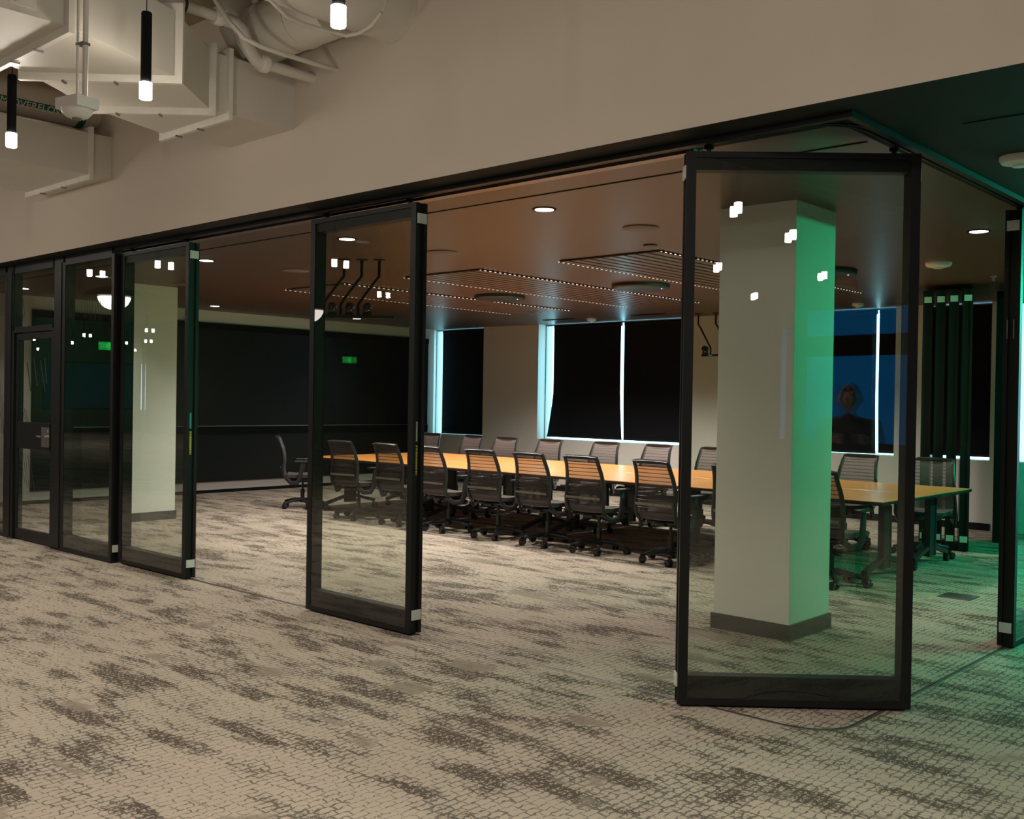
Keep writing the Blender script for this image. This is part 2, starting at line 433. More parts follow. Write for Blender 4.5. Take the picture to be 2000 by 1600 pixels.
blind(-11.59, -10.145, -11.72, -10.10, 0.925, 'black roller blind left of two in wide window, bent cloth edge with light gap')
blind(-10.075, -8.72, -10.06, -8.72, 0.925, 'black roller blind in wide window, the one nearer the ceiling camera bar')
blind(-7.40, -5.815, -7.40, -5.80, 0.90, 'black roller blind in the window behind the lone square column')
blind(-5.775, -5.49, -5.76, -5.49, 0.915, 'narrow strip of black roller blind between column window gap and parked panels')
blind(-5.05, -4.27, -5.05, -4.27, 0.925, 'black roller blind behind the stack of parked glass panels')
# dark return wall beside the parked panels
struct(G().box(-3.86, -2.16, 12.45, 12.55, 0, ZC).build('wall_pocket', 'black_matte'))
# power outlets in the pier
for dx in (0, 0.2):
    o = G().box(-0.035, 0.035, -0.006, 0, -0.06, 0.06).build('wall_outlet', 'wall_paint'); o.location = (-12.43+dx, YF, 1.09)
    tag(o, 'small white wall outlet plate on the pier between the windows', 'outlet', 'outlet plates on the pier')

# dark board across the left wall
e = thing('wall_board', 'huge black presentation board covering the end wall', 'board', (LX, 9.7, 0.18))
ya, yb = -3.72, 3.72
G().box(0.0, 0.03, ya, yb, 0.89, 2.42).build('screen_panel', 'board_black', e)
G().box(0.0, 0.045, ya, yb, 2.42, 2.52).build('top_frame', 'black_matte', e)
G().box(0.0, 0.05, ya, yb, 0.878, 0.89).build('trim_line', 'hinge_grey', e)
G().box(0.0, 0.045, ya, yb, 0.75, 0.878).build('middle_rail', 'black_matte', e)
G().box(0.0, 0.03, ya, yb, 0.0, 0.75).build('lower_panel', 'board_black', e)

# columns
def column(x0, x1, y0, y1, label):
    e = thing('column', label, 'column', ((x0+x1)/2, (y0+y1)/2, 0)); a = (x1-x0)/2; b = (y1-y0)/2
    G().box(-a, a, -b, b, 0.0, ZC+0.01).build('shaft', 'column_paint', e, bevel=0.004)
    g = G(); t = 0.014
    g.box(-a-t, a+t, -b-t, -b, 0, 0.105).box(-a-t, a+t, b, b+t, 0, 0.105).box(-a-t, -a, -b, b, 0, 0.105).box(a, a+t, -b, b, 0, 0.105)
    g.build('skirting', 'baseboard_grey', e)
column(-3.735, -3.168, 6.185, 6.77, 'square white column with grey skirting between the corner panel and the table')
column(-12.24, -11.755, 6.02, 6.63, 'square white column near the dark board wall, behind the glass panels')

# ---------------------------------------------------------------- tracks
cx, cy, cr = -2.09, 4.54, 0.26
arc = []
def track_path(off=0.0):
    pts = [(-11.4, cy-off), (cx-cr, cy-off)]
    for i in range(1, 9):
        a = -PI/2 + PI/2*i/8; pts.append((cx-cr+(cr+off)*math.cos(a), cy+cr+(cr+off)*math.sin(a)))
    pts.append((cx+off, 13.5)); return pts
def ribbon(o1, o2, z0, z1):
    a = track_path(o1); b = track_path(o2); g = G()
    n = len(a); g.v = [(x,y,z0) for x,y in a]+[(x,y,z0) for x,y in b]+[(x,y,z1) for x,y in a]+[(x,y,z1) for x,y in b]
    for i in range(n-1):
        g.f += [(i, i+1, n+i+1, n+i), (2*n+i, 3*n+i, 3*n+i+1, 2*n+i+1), (i, 2*n+i, 2*n+i+1, i+1), (n+i, n+i+1, 3*n+i+1, 3*n+i)]
    g.f += [(0, n, 3*n, 2*n), (n-1, 3*n-1, 4*n-1, 2*n-1)]
    return g
struct(ribbon(0.004, -0.004, 0.0, 0.004).build('trim_1', 'steel'))           # floor guide
struct(ribbon(-0.014, -0.022, 0.0, 0.003).build('trim_2', 'alu'))
struct(G().prism([(-11.4,4.455),(-2.02,4.455),(-2.02,13.5),(-2.055,13.5),(-2.055,4.49),(-11.4,4.49)], ZC-0.03, ZC+0.01).build('trim_3', 'black_metal'))
struct(G().prism([(-11.4,4.49),(-2.055,4.49),(-2.055,13.5),(-2.13,13.5),(-2.13,4.60),(-11.4,4.60)], ZC-0.006, ZC+0.008).build('trim_4', 'black_matte'))
struct(ribbon(0.022, 0.008, ZC-0.014, ZC+0.006).build('trim_5', 'black_metal'))
struct(ribbon(-0.008, -0.022, ZC-0.014, ZC+0.006).build('trim_6', 'black_metal'))
struct(G().box(-11.4, -2.95, 4.605, 4.645, ZC-0.022, ZC+0.01).build('trim_9', 'alu'))
struct(G().box(-11.4, -2.95, 4.66, 4.695, ZC-0.016, ZC+0.01).build('trim_10', 'alu'))
struct(G().box(-14.5, -2.2, 5.03, 5.045, ZC-0.004, ZC+0.005).build('trim_7', 'black_matte'))   # slot in the ceiling
struct(G().box(-1.72, 4.0, 4.995, 5.01, ZC-0.004, ZC+0.005).build('trim_8', 'black_matte'))

# ---------------------------------------------------------------- glass panels
PH = 2.83
def stile_mesh(x, L, side):
    g = G(); T = 0.1
    s = 1 if side == 0 else -1
    g.box(x, x+s*0.05, 0, 0.028, 0.012, PH).box(x, x+s*0.05, 0.072, T, 0.012, PH)
    g.box(x+s*0.014, x+s*0.05, 0.028, 0.072, 0.012, PH)
    return g
def warning(e, x, s, teal):
    G().box(x, x+s*0.0015, 0.030, 0.052, 1.27, 1.40).build('label_strip', 'label_teal' if teal else 'label_white', e)
    w_ = G().box(x, x+s*0.0015, 0.030, 0.054, 1.05, 1.245).build('warning_label', 'label_yellow', e)
    gg = G()
    for k in range(9):
        z = 1.058 + k*0.021
        gg.box(x+s*0.0016, x+s*0.002, 0.033, 0.051, z, z+ (0.006 if k in (0,1,7,8) else 0.002))
    gg.build('print', 'black_matte', w_)
def glass_panel(label, loc, rz, L, group='movable glass panels', ends=(True, True), labels=(False, True), teal=False, carriers=True, clips=True):
    e = thing('glass_panel', label, 'glass panel', loc, rz, group)
    stile_mesh(0, L, 0).build('stile', 'black_metal', e); stile_mesh(L, L, 1).build('stile', 'black_metal', e)
    G().box(0.05, L-0.05, 0.0, 0.1, 0.012, 0.045).build('bottom_rail', 'black_metal', e)
    G().box(0.05, L-0.05, 0.0, 0.1, 2.80, PH).build('top_rail', 'black_metal', e)
    G().box(0.05, L-0.05, 0.013, 0.087, 0.045, 0.158).build('kick_rail', 'black_metal', e)
    G().box(0.05, L-0.05, 0.013, 0.087, 2.738, 2.80).build('head_rail', 'black_metal', e)
    G().box(0.05, L-0.05, 0.003, 0.009, 0.045, 2.80).build('pane', 'pane_glass', e)
    G().box(0.05, L-0.05, 0.091, 0.097, 0.045, 2.80).build('pane', 'pane_glass', e)
    G().box(0.02, L-0.02, 0.03, 0.07, 0.0, 0.012).build('floor_seal', 'seal_rubber', e)
    if clips:
        for (x, s) in ((0, -1), (L, 1)):
            for z in (0.10, 2.695):
                g = G().box(x, x+s*0.008, 0.012, 0.088, z, z+0.065).box(x+s*0.008, x+s*0.011, 0.02, 0.05, z+0.01, z+0.05)
                g.build('edge_clip', 'clip_white', e)
    if labels[0]: warning(e, 0.012, -1, teal)
    if labels[1]: warning(e, L-0.014, 1, teal)
    if carriers:
        for x in (0.12, L-0.12):
            G().lathe([(0.012, PH), (0.012, PH+0.028)], 10, (x, 0.05, 0)).build('trolley_bolt', 'black_metal', e)
            G().lathe([(0.02, PH+0.02), (0.026, PH+0.026), (0.026, PH+0.04)], 10, (x, 0.05, 0)).build('trolley', 'black_metal', e)
    return e
glass_panel('tall black-framed glass panel standing alone mid-opening between two gaps', (-6.105, 4.49, 0), 0, 1.128)
glass_panel('tall glass panel with teal strip on its edge, next to the fixed glazing', (-8.955, 4.49, 0), 0, 1.165, teal=True)
glass_panel('tall glass panel turned slantwise on the track corner before the white column', (-2.879, 4.433, 0), math.radians(41.3), 1.182, labels=(False, False))
# panel closing the side run, seen at its edge
p4 = glass_panel('glass panel standing on the side track, seen at its end', (-2.042, 7.045, 0), PI/2, 1.13, labels=(False, False))
G().box(-0.012, -0.004, 0.03, 0.036, 2.0, 2.12).box(-0.012, -0.004, 0.07, 0.076, 2.0, 2.12).build('edge_pull', 'hinge_grey', p4)
for k in range(5):
    glass_panel('%s closed glass panel along the lounge side track' % ['near', 'next', 'middle', 'further', 'last'][k], (-2.042, 8.20+1.05*k, 0), PI/2, 1.045, 'closed panels on the side track', labels=(False, False), clips=False, carriers=False)
# parked panels
for k, xx in enumerate((-3.83, -3.975, -4.115, -4.255, -4.5)):
    glass_panel('%s parked glass panel of the stack by the lounge side, counted from the lounge' % ORD[k], (xx+0.05, 11.42 if k < 4 else 11.47, 0), PI/2+math.radians(19.5), 0.86, 'parked glass panels', labels=(False, False), carriers=False)
# fixed glazing with a door
fx = thing('fixed_glass_panel', 'fixed glass panel between the single door and the movable panel', 'glass panel', (-10.05, 4.44, 0))
L = 1.055
stile_mesh(0, L, 0).build('stile', 'black_metal', fx); stile_mesh(L, L, 1).build('stile', 'black_metal', fx)
def rails(e, L, bot=True):
    G().box(0.05, L-0.05, 0.0, 0.1, 0.012, 0.045).build('bottom_rail', 'black_metal', e)
    G().box(0.05, L-0.05, 0.0, 0.1, 2.80, PH+0.06).build('top_rail', 'black_metal', e)
    G().box(0.05, L-0.05, 0.013, 0.087, 0.045, 0.158).build('kick_rail', 'black_metal', e)
    G().box(0.05, L-0.05, 0.003, 0.009, 0.045, 2.80).build('pane', 'pane_glass', e)
    G().box(0.05, L-0.05, 0.091, 0.097, 0.045, 2.80).build('pane', 'pane_glass', e)
    G().box(0.0, L, 0.0, 0.1, 0.0, 0.012).build('floor_seal', 'seal_rubber', e)
rails(fx, L)
G().box(L, L+0.012, 0.012, 0.088, 0.10, 0.165).build('edge_clip', 'clip_white', fx)
def film(e, spots, dy=0.0):
    for (x, z, dx, dz, w_) in spots:
        g = G()
        for yy in (0.0012, 0.0028):
            g.v += [(x, yy+dy, z), (x+w_, yy+dy, z), (x+dx+w_, yy+dy, z-dz), (x+dx, yy+dy, z-dz)]
        g.f += [(0,3,2,1),(4,5,6,7),(0,1,5,4),(1,2,6,5),(2,3,7,6),(3,0,4,7)]
        g.build('film_stripe', 'film_line', e)
sp = []
for k in range(5): sp.append((0.10+0.03*k, 2.50-0.02*k, 0.05, 0.22, 0.004))
for k in range(7): sp.append((0.45+0.055*k, 2.47-0.01*k, 0.03, 0.2, 0.004))
film(fx, sp)
fx2 = thing('fixed_glass_panel', 'fixed glass panel beyond the single door, next to end wall', 'glass panel', (-12.44, 4.44, 0))
stile_mesh(0, 1.04, 0).build('stile', 'black_metal', fx2); stile_mesh(1.04, 1.04, 1).build('stile', 'black_metal', fx2); rails(fx2, 1.04)
film(fx2, [(0.72+0.05*k, 2.0-0.12*k, 0.07, 0.5, 0.005) for k in range(5)])
fx3 = thing('fixed_glass_panel', 'outermost fixed glass panel against the end wall', 'glass panel', (-14.48, 4.44, 0))
stile_mesh(0, 2.03, 0).build('stile', 'black_metal', fx3); stile_mesh(2.03, 2.03, 1).build('stile', 'black_metal', fx3); rails(fx3, 2.03)
# mullion posts
for x0, x1, lb in ((-10.245, -10.05, 'black steel post between the door and fixed glass'), (-11.395, -11.245, 'black steel post on the hinge side of the glass door')):
    o = G().box(-(x1-x0)/2, (x1-x0)/2, 0, 0.1, 0, PH+0.06).box(-(x1-x0)/2+0.02, (x1-x0)/2-0.02, -0.008, 0, 0.02, PH).build('mullion_post', 'black_metal')
    o.location = ((x0+x1)/2, 4.44, 0); tag(o, lb, 'post')
dr = sempty('door_1', (-11.245, 4.44, 0)); DL = 1.0
G().box(0, 0.04, 0, 0.1, 0, 2.2).box(DL-0.035, DL, 0, 0.1, 0, 2.2).box(0.04, DL-0.035, 0, 0.1, 2.175, 2.235).build('door_frame', 'black_metal', dr)
lf = G().box(0.045, 0.10, 0.02, 0.08, 0.015, 2.165).box(DL-0.095, DL-0.04, 0.02, 0.08, 0.015, 2.165).box(0.10, DL-0.095, 0.02, 0.08, 2.10, 2.165).box(0.10, DL-0.095, 0.02, 0.08, 0.015, 0.12).build('door_leaf', 'black_metal', dr)
G().box(0.10, DL-0.095, 0.012, 0.088, 0.965, 1.24).build('middle_rail', 'black_metal', dr)
for z0, z1 in ((0.12, 0.965), (1.24, 2.10)):
    G().box(0.10, DL-0.095, 0.03, 0.036, z0, z1).build('pane', 'pane_glass', dr)
G().box(0.04, DL-0.035, 0.003, 0.009, 2.235, 2.80).build('transom_pane', 'pane_glass', dr)
G().box(0.04, DL-0.035, 0, 0.1, 2.80, PH+0.06).build('transom_rail', 'black_metal', dr)
hp = G().box(DL-0.27, DL-0.09, 0.004, 0.012, 1.0, 1.2).build('handle_plate', 'steel', dr)
G().tube([(DL-0.15, 0.006, 1.11), (DL-0.15, -0.05, 1.11), (DL-0.25, -0.05, 1.11)], 0.009, 8).lathe([(0.014, 0), (0.014, 0.006)], 12, (DL-0.13, 0.0, 1.16), 'y').build('lever', 'steel', hp, smooth=True)
sp = [(0.30, 1.86, 0.09, 0.30, 0.022), (0.46, 1.90, 0.09, 0.28, 0.022), (0.62, 1.88, 0.12, 0.32, 0.02), (0.72, 1.90, 0.06, 0.26, 0.018)]
for k in range(5): sp.append((0.16+0.06*k, 0.93-0.01*k, 0.12, 0.33+0.03*(k % 3), 0.006))
for k in range(4): sp.append((0.2+0.035*k, 1.42-0.02*k, 0.05, 0.15, 0.005))
film(dr, sp, 0.027)
film(dr, [(0.10+0.05*k, 2.62-0.03*k, 0.06, 0.28, 0.006) for k in range(4)])

# ---------------------------------------------------------------- tables
def make_table():
    e = thing('flip_table', 'x', 'table', (0,0,0), 0, 'flip-top tables joined into one long table')
    W, D = 1.99, 1.085
    G().box(-W/2, W/2, -D/2, D/2, 0.712, 0.74).build('tabletop', 'table_wood', e, bevel=0.003)
    g = G(); t = 0.0012
    g.box(-W/2-t, W/2+t, -D/2-t, -D/2, 0.709, 0.733).box(-W/2-t, W/2+t, D/2, D/2+t, 0.709, 0.733)
    g.box(-W/2-t, -W/2, -D/2, D/2, 0.709, 0.733).box(W/2, W/2+t, -D/2, D/2, 0.709, 0.733)
    g.build('edge_band', 'chair_black', e)
    G().box(-W/2+0.22, W/2-0.22, -0.05, 0.05, 0.655, 0.712).build('under_beam', 'chair_black', e)
    for s in (-1, 1):
        x = s*(W/2-0.2)
        g = G()
        g.box(x-0.02, x+0.02, -0.065, 0.065, 0.10, 0.70).box(x-0.028, x+0.028, -0.085, -0.06, 0.10, 0.66).box(x-0.028, x+0.028, 0.06, 0.085, 0.10, 0.66)
        g.box(x-0.03, x+0.03, -0.36, 0.36, 0.692, 0.712)
        for q in (-1, 1):
            g.bar((x, q*0.02, 0.20), (x, q*0.43, 0.098), 0.045, 0.04)
        lg = g.build('leg', 'chair_black', e)
        for q in (-1, 1):
            c = G().lathe([(0.012, 0.07), (0.012, 0.10)], 8, (x, q*0.42, 0))
            c.lathe([(0.02, -0.026), (0.037, -0.022), (0.037, -0.006), (0.018, -0.005), (0.018, 0.005), (0.037, 0.006), (0.037, 0.022), (0.02, 0.026)], 14, (x, q*0.42+0.02, 0.037), 'x')
            c.build('caster', 'caster', lg, smooth=True)
    return e
T0 = make_table(); first = True
for r in range(2):
    for k in range(4):
        x = -10.51 + 2.0*k; y = 9.045 + 1.095*r
        if first: o = T0; o.location = (x, y, 0); first = False
        else: o = dup(T0, (x, y, 0))
        o['label'] = '%s wood-topped folding table from the dark board wall in the %s row' % (ORD[k], 'glass-side' if r == 0 else 'window-side')

# ---------------------------------------------------------------- chairs
def make_chair():
    e = thing('office_chair', 'x', 'chair')
    PR = [(-0.150,0.405),(-0.205,0.425),(-0.243,0.48),(-0.250,0.56),(-0.240,0.65),(-0.243,0.74),(-0.262,0.83),(-0.295,0.92),(-0.330,0.985)]
    def P(t):
        f = t*(len(PR)-1); i = min(int(f), len(PR)-2); u = f-i
        return PR[i][0]*(1-u)+PR[i+1][0]*u, PR[i][1]*(1-u)+PR[i+1][1]*u
    def hw(t): return 0.205 + 0.03*math.sin(PI*min(1, t*1.15)) - 0.006*t
    # back frame: one loop of flat tube
    n = 20; pts = []
    for i in range(n+1):
        y, z = P(i/n); pts.append((-hw(i/n), y-0.012, z))
    yt, zt = P(1.0); wt = hw(1.0)
    for i in range(1, 8): pts.append((-wt + 2*wt*i/8, yt-0.014, zt+0.006))
    for i in range(n, -1, -1):
        y, z = P(i/n); pts.append((hw(i/n), y-0.012, z))
    G().tube(pts, 0.021, 8, flat=(1.0, 0.75)).build('back_frame', 'chair_frame', e, smooth=True)
    # top lip
    G().tube([(-wt-0.004, yt-0.020, zt+0.006), (-wt*0.6, yt-0.034, zt+0.012), (0, yt-0.038, zt+0.013), (wt*0.6, yt-0.034, zt+0.012), (wt+0.004, yt-0.020, zt+0.006)], 0.016, 8, flat=(1.2, 0.55)).build('back_lip', 'chair_frame', e, smooth=True)
    rows = []
    for i in range(13, 25):
        t = i/24; y, z = P(t); w_ = hw(t)-0.01
        rows.append([(x, y + 0.018*(1-(x/w_)**2)*-1, z) for x in [w_*(-1+2*j/6) for j in range(7)]])
    G().sheet(rows).build('back_mesh', 'mesh_fabric', e, smooth=True)
    rows = []
    for i in range(4, 14):
        t = i/24; y, z = P(t); w_ = hw(t)-0.01
        rows.append([(x, y + 0.018*(1-(x/w_)**2)*-1, z) for x in [w_*(-1+2*j/6) for j in range(7)]])
    G().sheet(rows).build('lower_back', 'dense_fabric', e, smooth=True)
    g = G()
    for k in range(13):
        t = 0.30 + k*0.052; y, z = P(t); w_ = hw(t)
        g.tube([(-w_, y-0.02, z), (-w_*0.5, y-0.036, z), (w_*0.5, y-0.036, z), (w_, y-0.02, z)], 0.0035, 5)
    g.build('back_rods', 'chair_black', e)
    y, z = P(0.40); w_ = hw(0.40)-0.02
    G().box(-w_, w_, y-0.046, y-0.042, z-0.012, z+0.012).build('lumbar_strip', 'lumbar', e)
    # seat: soft slab with a waterfall front
    rows = []
    prof = [(-0.21,0.47),(-0.12,0.462),(0.0,0.462),(0.12,0.468),(0.20,0.462),(0.245,0.44)]
    outer = []
    g = G(); sec = []
    for (y, z) in prof:
        sec.append([(x, y, z + 0.012*abs(x/0.235)**2) for x in (-0.235, -0.16, 0, 0.16, 0.235)])
    g.sheet(sec)
    nv = len(g.v); g.v += [(a*0.94, b, c-0.045) for a, b, c in g.v]
    g.f += [tuple(nv+i for i in reversed(f)) for f in g.f[:]]
    k5 = 5; R_ = len(prof)
    for j in range(R_-1):
        for (a, b) in ((j*k5, (j+1)*k5), ((j+1)*k5+4, j*k5+4)): g.f.append((b, a, nv+a, nv+b)[::-1])
    for i in range(k5-1):
        g.f.append((i, i+1, nv+i+1, nv+i)); a = (R_-1)*k5; g.f.append((a+i+1, a+i, nv+a+i, nv+a+i+1))
    g.build('seat', 'seat_fabric', e, smooth=True)
    # mechanism and lift
    G().box(-0.10, 0.10, -0.13, 0.12, 0.36, 0.42).box(-0.17, 0.17, -0.17, -0.10, 0.385, 0.41).box(-0.06, 0.06, -0.2, -0.13, 0.37, 0.40).build('tilt_mechanism', 'chair_black', e, bevel=0.006)
    G().lathe([(0.028, 0.10), (0.028, 0.26), (0.016, 0.262), (0.016, 0.37)], 12).build('gas_lift', 'chair_black', e, smooth=True)
    G().tube([(0.10, 0.03, 0.40), (0.24, 0.05, 0.405), (0.28, 0.05, 0.40)], 0.006, 6).build('lever', 'chair_black', e)
    # arms
    for s in (-1, 1):
        a = G().tube([(s*0.20, -0.22, 0.42), (s*0.25, -0.15, 0.36), (s*0.285, -0.07, 0.365), (s*0.295, -0.03, 0.43), (s*0.292, -0.01, 0.56), (s*0.285, 0.0, 0.655)], [0.018,0.022,0.024,0.024,0.021,0.02], 8, flat=(1.0, 1.4)).build('arm', 'chair_frame', e, smooth=True)
        G().box(s*0.285-0.038, s*0.285+0.038, -0.11, 0.13, 0.652, 0.676).build('arm_pad', 'chair_black', a, bevel=0.01)
    # star base
    g = G().lathe([(0.035, 0.075), (0.045, 0.085), (0.04, 0.135), (0.03, 0.14)], 12)
    for k in range(5):
        a = 2*PI*k/5 + 0.3; c, s_ = math.cos(a), math.sin(a)
        g.tube([(0.02*c, 0.02*s_, 0.115), (0.16*c, 0.16*s_, 0.105), (0.30*c, 0.30*s_, 0.078)], [0.032, 0.027, 0.02], 8, flat=(1.0, 0.85))
    g.build('star_base', 'chair_black', e, smooth=True)
    for k in range(5):
        a = 2*PI*k/5 + 0.3; c, s_ = math.cos(a), math.sin(a); b = a + 1.1*(k-2)
        px, py = 0.295*c, 0.295*s_
        g = G().lathe([(0.008, 0.05), (0.008, 0.085)], 8, (px, py, 0))
        q = G().lathe([(0.018,-0.032),(0.036,-0.027),(0.036,-0.007),(0.014,-0.006),(0.014,0.006),(0.036,0.007),(0.036,0.027),(0.018,0.032)], 14, (0,0,0), 'x')
        mtx = Matrix.Rotation(b, 4, 'Z')
        off = mtx @ Vector((0, 0.018, 0))
        bs = len(g.v); g.v += [tuple(mtx @ Vector(v) + Vector((px+off.x, py+off.y, 0.036))) for v in q.v]; g.f += [tuple(bs+i for i in f) for f in q.f]
        g.build('caster', 'caster', e, smooth=True)
    return e
CH = make_chair(); first = True
def chair(x, y, rz, label, group, dz=0):
    global first
    if first: o = CH; o.location = (x,y,0); o.rotation_euler = (0,0,rz); first = False
    else: o = dup(CH, (x,y,0), rz)
    o['label'] = label; o['group'] = group
near = [(-10.33,8.40,0.10),(-9.46,8.42,0.02),(-8.68,8.42,-0.05),(-7.88,8.42,0.05),(-7.13,8.40,0.0),(-6.44,8.40,0.03),(-5.55,8.38,-0.04),(-4.72,8.42,0.03),(-3.93,8.42,-0.03)]
for k, (x, y, rz) in enumerate(near):
    chair(x, y, rz, '%s mesh-back chair from the dark board wall on the glass-panel side of the table' % ORD[k], 'chairs on the glass side of the table')
far = [(-11.9,10.82,PI+0.1),(-11.0,10.82,PI-0.05),(-10.2,10.74,PI+0.06),(-9.40,10.77,PI),(-8.42,10.80,PI+0.05),(-7.6,10.80,PI-0.04),(-6.72,10.8,PI+0.05),(-5.8,10.8,PI),(-4.89,10.8,PI-0.06),(-4.02,10.80,PI+0.12)]
for k, (x, y, rz) in enumerate(far):
    chair(x, y, rz, '%s mesh-back chair from the dark board wall on the window side of the table' % ORD[k], 'chairs on the window side of the table')
chair(-11.83, 8.62, -0.66, 'mesh-back chair at the head of the table turned aside from the dark board', 'chair at the table head')

# ---------------------------------------------------------------- meeting room ceiling fittings
def make_raft():
    e = thing('slat_raft', 'x', 'ceiling raft', (0,0,0), 0, 'slatted rafts on the ceiling')
    W, D = 1.16, 4.16; n = 9; p = W/n
    sm = None
    for k in range(n):
        x = -W/2 + p*(k+0.5)
        if sm is None:
            o = G().box(-p/2+0.018, p/2-0.018, -D/2, D/2, -0.014, -0.003).build('slat', 'slat_wood', e); sm = o.data
        else:
            o = bpy.data.objects.new('slat', sm); C.objects.link(o); o.parent = e
        o.location = (x, 0, 0)
    G().box(-W/2, W/2, -D/2, D/2, -0.003, 0.0).build('backing', 'black_matte', e)
    for s in (-1, 1):
        G().box(s*(W/2+0.001), s*(W/2+0.008), -D/2, D/2, -0.014, -0.008).build('light_strip', 'strip_glow', e)
    return e
raft0 = make_raft()
for k, x in enumerate((-5.705, -7.915, -10.125)):
    o = raft0 if k == 0 else dup(raft0)
    o.location = (x, 9.58, ZC-0.004)
    for lx in (-0.5, 0.5):
        for ly in (-1.5, 1.5):
            lamp('raft_fill_spot', 'SPOT', (lx, ly, -0.06), RAFT_W, (1.0, 0.91, 0.82), o, spot_size=math.radians(140), spot_blend=0.7, shadow_soft_size=0.06)  # unseen spots added to carry the edge strips' light to table and floor
    o['label'] = ['slatted wood ceiling raft nearest the lone column, with dotted lights along its edges', 'middle slatted wood ceiling raft with dotted lights along its edges', 'slatted wood ceiling raft nearest the dark board wall, dotted lights along its edges'][k]
def make_down():
    e = thing('down_light', 'x', 'ceiling light', (0,0,0), 0, 'recessed ceiling lights')
    G().lathe([(0.078, -0.006), (0.085, -0.004), (0.085, 0.0)], 24).build('rim', 'black_matte', e)
    G().lathe([(0.066, -0.0075), (0.066, -0.005)], 24).build('diffuser', 'down_glow', e)
    return e
DN = make_down()
dl = [(-4.69,5.43,'nearest the slanted corner panel'),(-6.88,5.43,'behind the lone middle glass panel'),(-9.12,5.45,'over the gap beside the teal-marked panel'),(-11.36,5.46,'behind the fixed glazing by the door'),(-13.56,5.48,'in the corner behind the door'),(-13.64,8.30,'beside the dark board wall'),(-2.655,8.11,'over the floor box near the side track'),(-13.64,11.0,'by the window end of the dark board')]
for k, (x, y, w_) in enumerate(dl):
    o = DN if k == 0 else dup(DN)
    o.location = (x, y, ZC); o['label'] = 'small bright round recessed ceiling light ' + w_
    lamp('down_spot', 'SPOT', (0, 0, -0.02), DOWN_W*(2.6 if k == 0 else 1.8 if k == 6 else 0.3 if k >= 4 else 1.0), (1.0, 0.90, 0.80), o, spot_size=math.radians(105), spot_blend=0.8, shadow_soft_size=0.06)
def ceil_disc(name, x, y, r, mt, label, cat, group, h_=0.02, led=False):
    e = thing(name, label, cat, (x, y, ZC), 0, group)
    G().lathe([(r*0.96, -h_), (r, -h_*0.7), (r, 0.0)], 40).build('plate', mt, e, smooth=True)
    if led: 
        G().lathe([(r*0.9, 0.0), (r*0.9, 0.004)], 24).build('rim_gap', 'black_matte', e)
        o = G().lathe([(0.008, -h_-0.002), (0.008, -h_)], 8).build('status_light', 'led_violet', e); o.location = (r*0.7, r*0.25, 0)
for x, w_ in ((-4.6, 'behind the slanted corner panel'), (-6.8, 'between the middle and corner panels'), (-9.05, 'near the lone middle glass panel'), (-11.3, 'near the far white column')):
    ceil_disc('ceiling_speaker', x, 6.46, 0.14, 'speaker_grille', 'flat round ceiling speaker ' + w_, 'speaker', 'round ceiling speakers', 0.01)
for x, w_ in ((-4.63, 'nearest the lone white column'), (-6.83, 'between the two rafts nearest the column'), (-9.03, 'between the two rafts nearest the dark board')):
    ceil_disc('ceiling_microphone', x, 9.61, 0.33, 'mic_disc', 'large dark round ceiling microphone disc ' + w_, 'microphone', 'ceiling microphone discs', 0.05, True)
ceil_disc('cover_plate', -5.04, 7.22, 0.06, 'mic_disc', 'tiny grey round cover plate on ceiling before the raft', 'cover plate', None, 0.012)
def smoke(x, y, label, r=0.075, grp='white ceiling sensors'):
    e = thing('smoke_detector', label, 'smoke detector', (x, y, ZC), 0, grp)
    G().lathe([(r, 0.0), (r, -0.018), (r*0.9, -0.035), (r*0.55, -0.045)], 20).build('body', 'white_plastic', e, smooth=True)
    G().lathe([(r*0.4, -0.042), (r*0.35, -0.055)], 14).build('sensor_cap', 'white_plastic', e, smooth=True)
smoke(-10.27, 13.1, 'white smoke detector on ceiling near the wide window'); smoke(-5.735, 12.95, 'white smoke detector on ceiling near the column window')
smoke(-3.52, 9.68, 'larger white ceiling sensor over the lounge end of the table', 0.115); smoke(-1.71, 5.84, 'white ceiling sensor over the carpet outside the side track', 0.1)
for x, y, w_ in ((-10.8, 12.9, 'left of the smoke detector'), (-9.0, 12.87, 'near the camera bar')):
    e = thing('ceiling_vent', 'narrow black ceiling vent before the wide window, ' + w_, 'vent', (x, y, ZC), 0, 'narrow vents by the window')
    G().box(-0.3, 0.3, -0.05, 0.05, -0.008, 0.0).build('frame', 'black_matte', e)
    for k in range(2): G().box(-0.28, 0.28, -0.03+0.04*k, -0.015+0.04*k, -0.012, -0.008).build('louvre', 'black_metal', e)
# sprinkler by the parked panels
e = thing('sprinkler', 'small ceiling sprinkler head above the parked panels', 'sprinkler', (-3.45, 11.0, ZC))
G().lathe([(0.03, 0), (0.03, -0.006), (0.008, -0.01), (0.008, -0.04)], 10).build('stem', 'steel', e); G().lathe([(0.016, -0.045), (0.016, -0.042)], 10).build('deflector', 'steel', e)
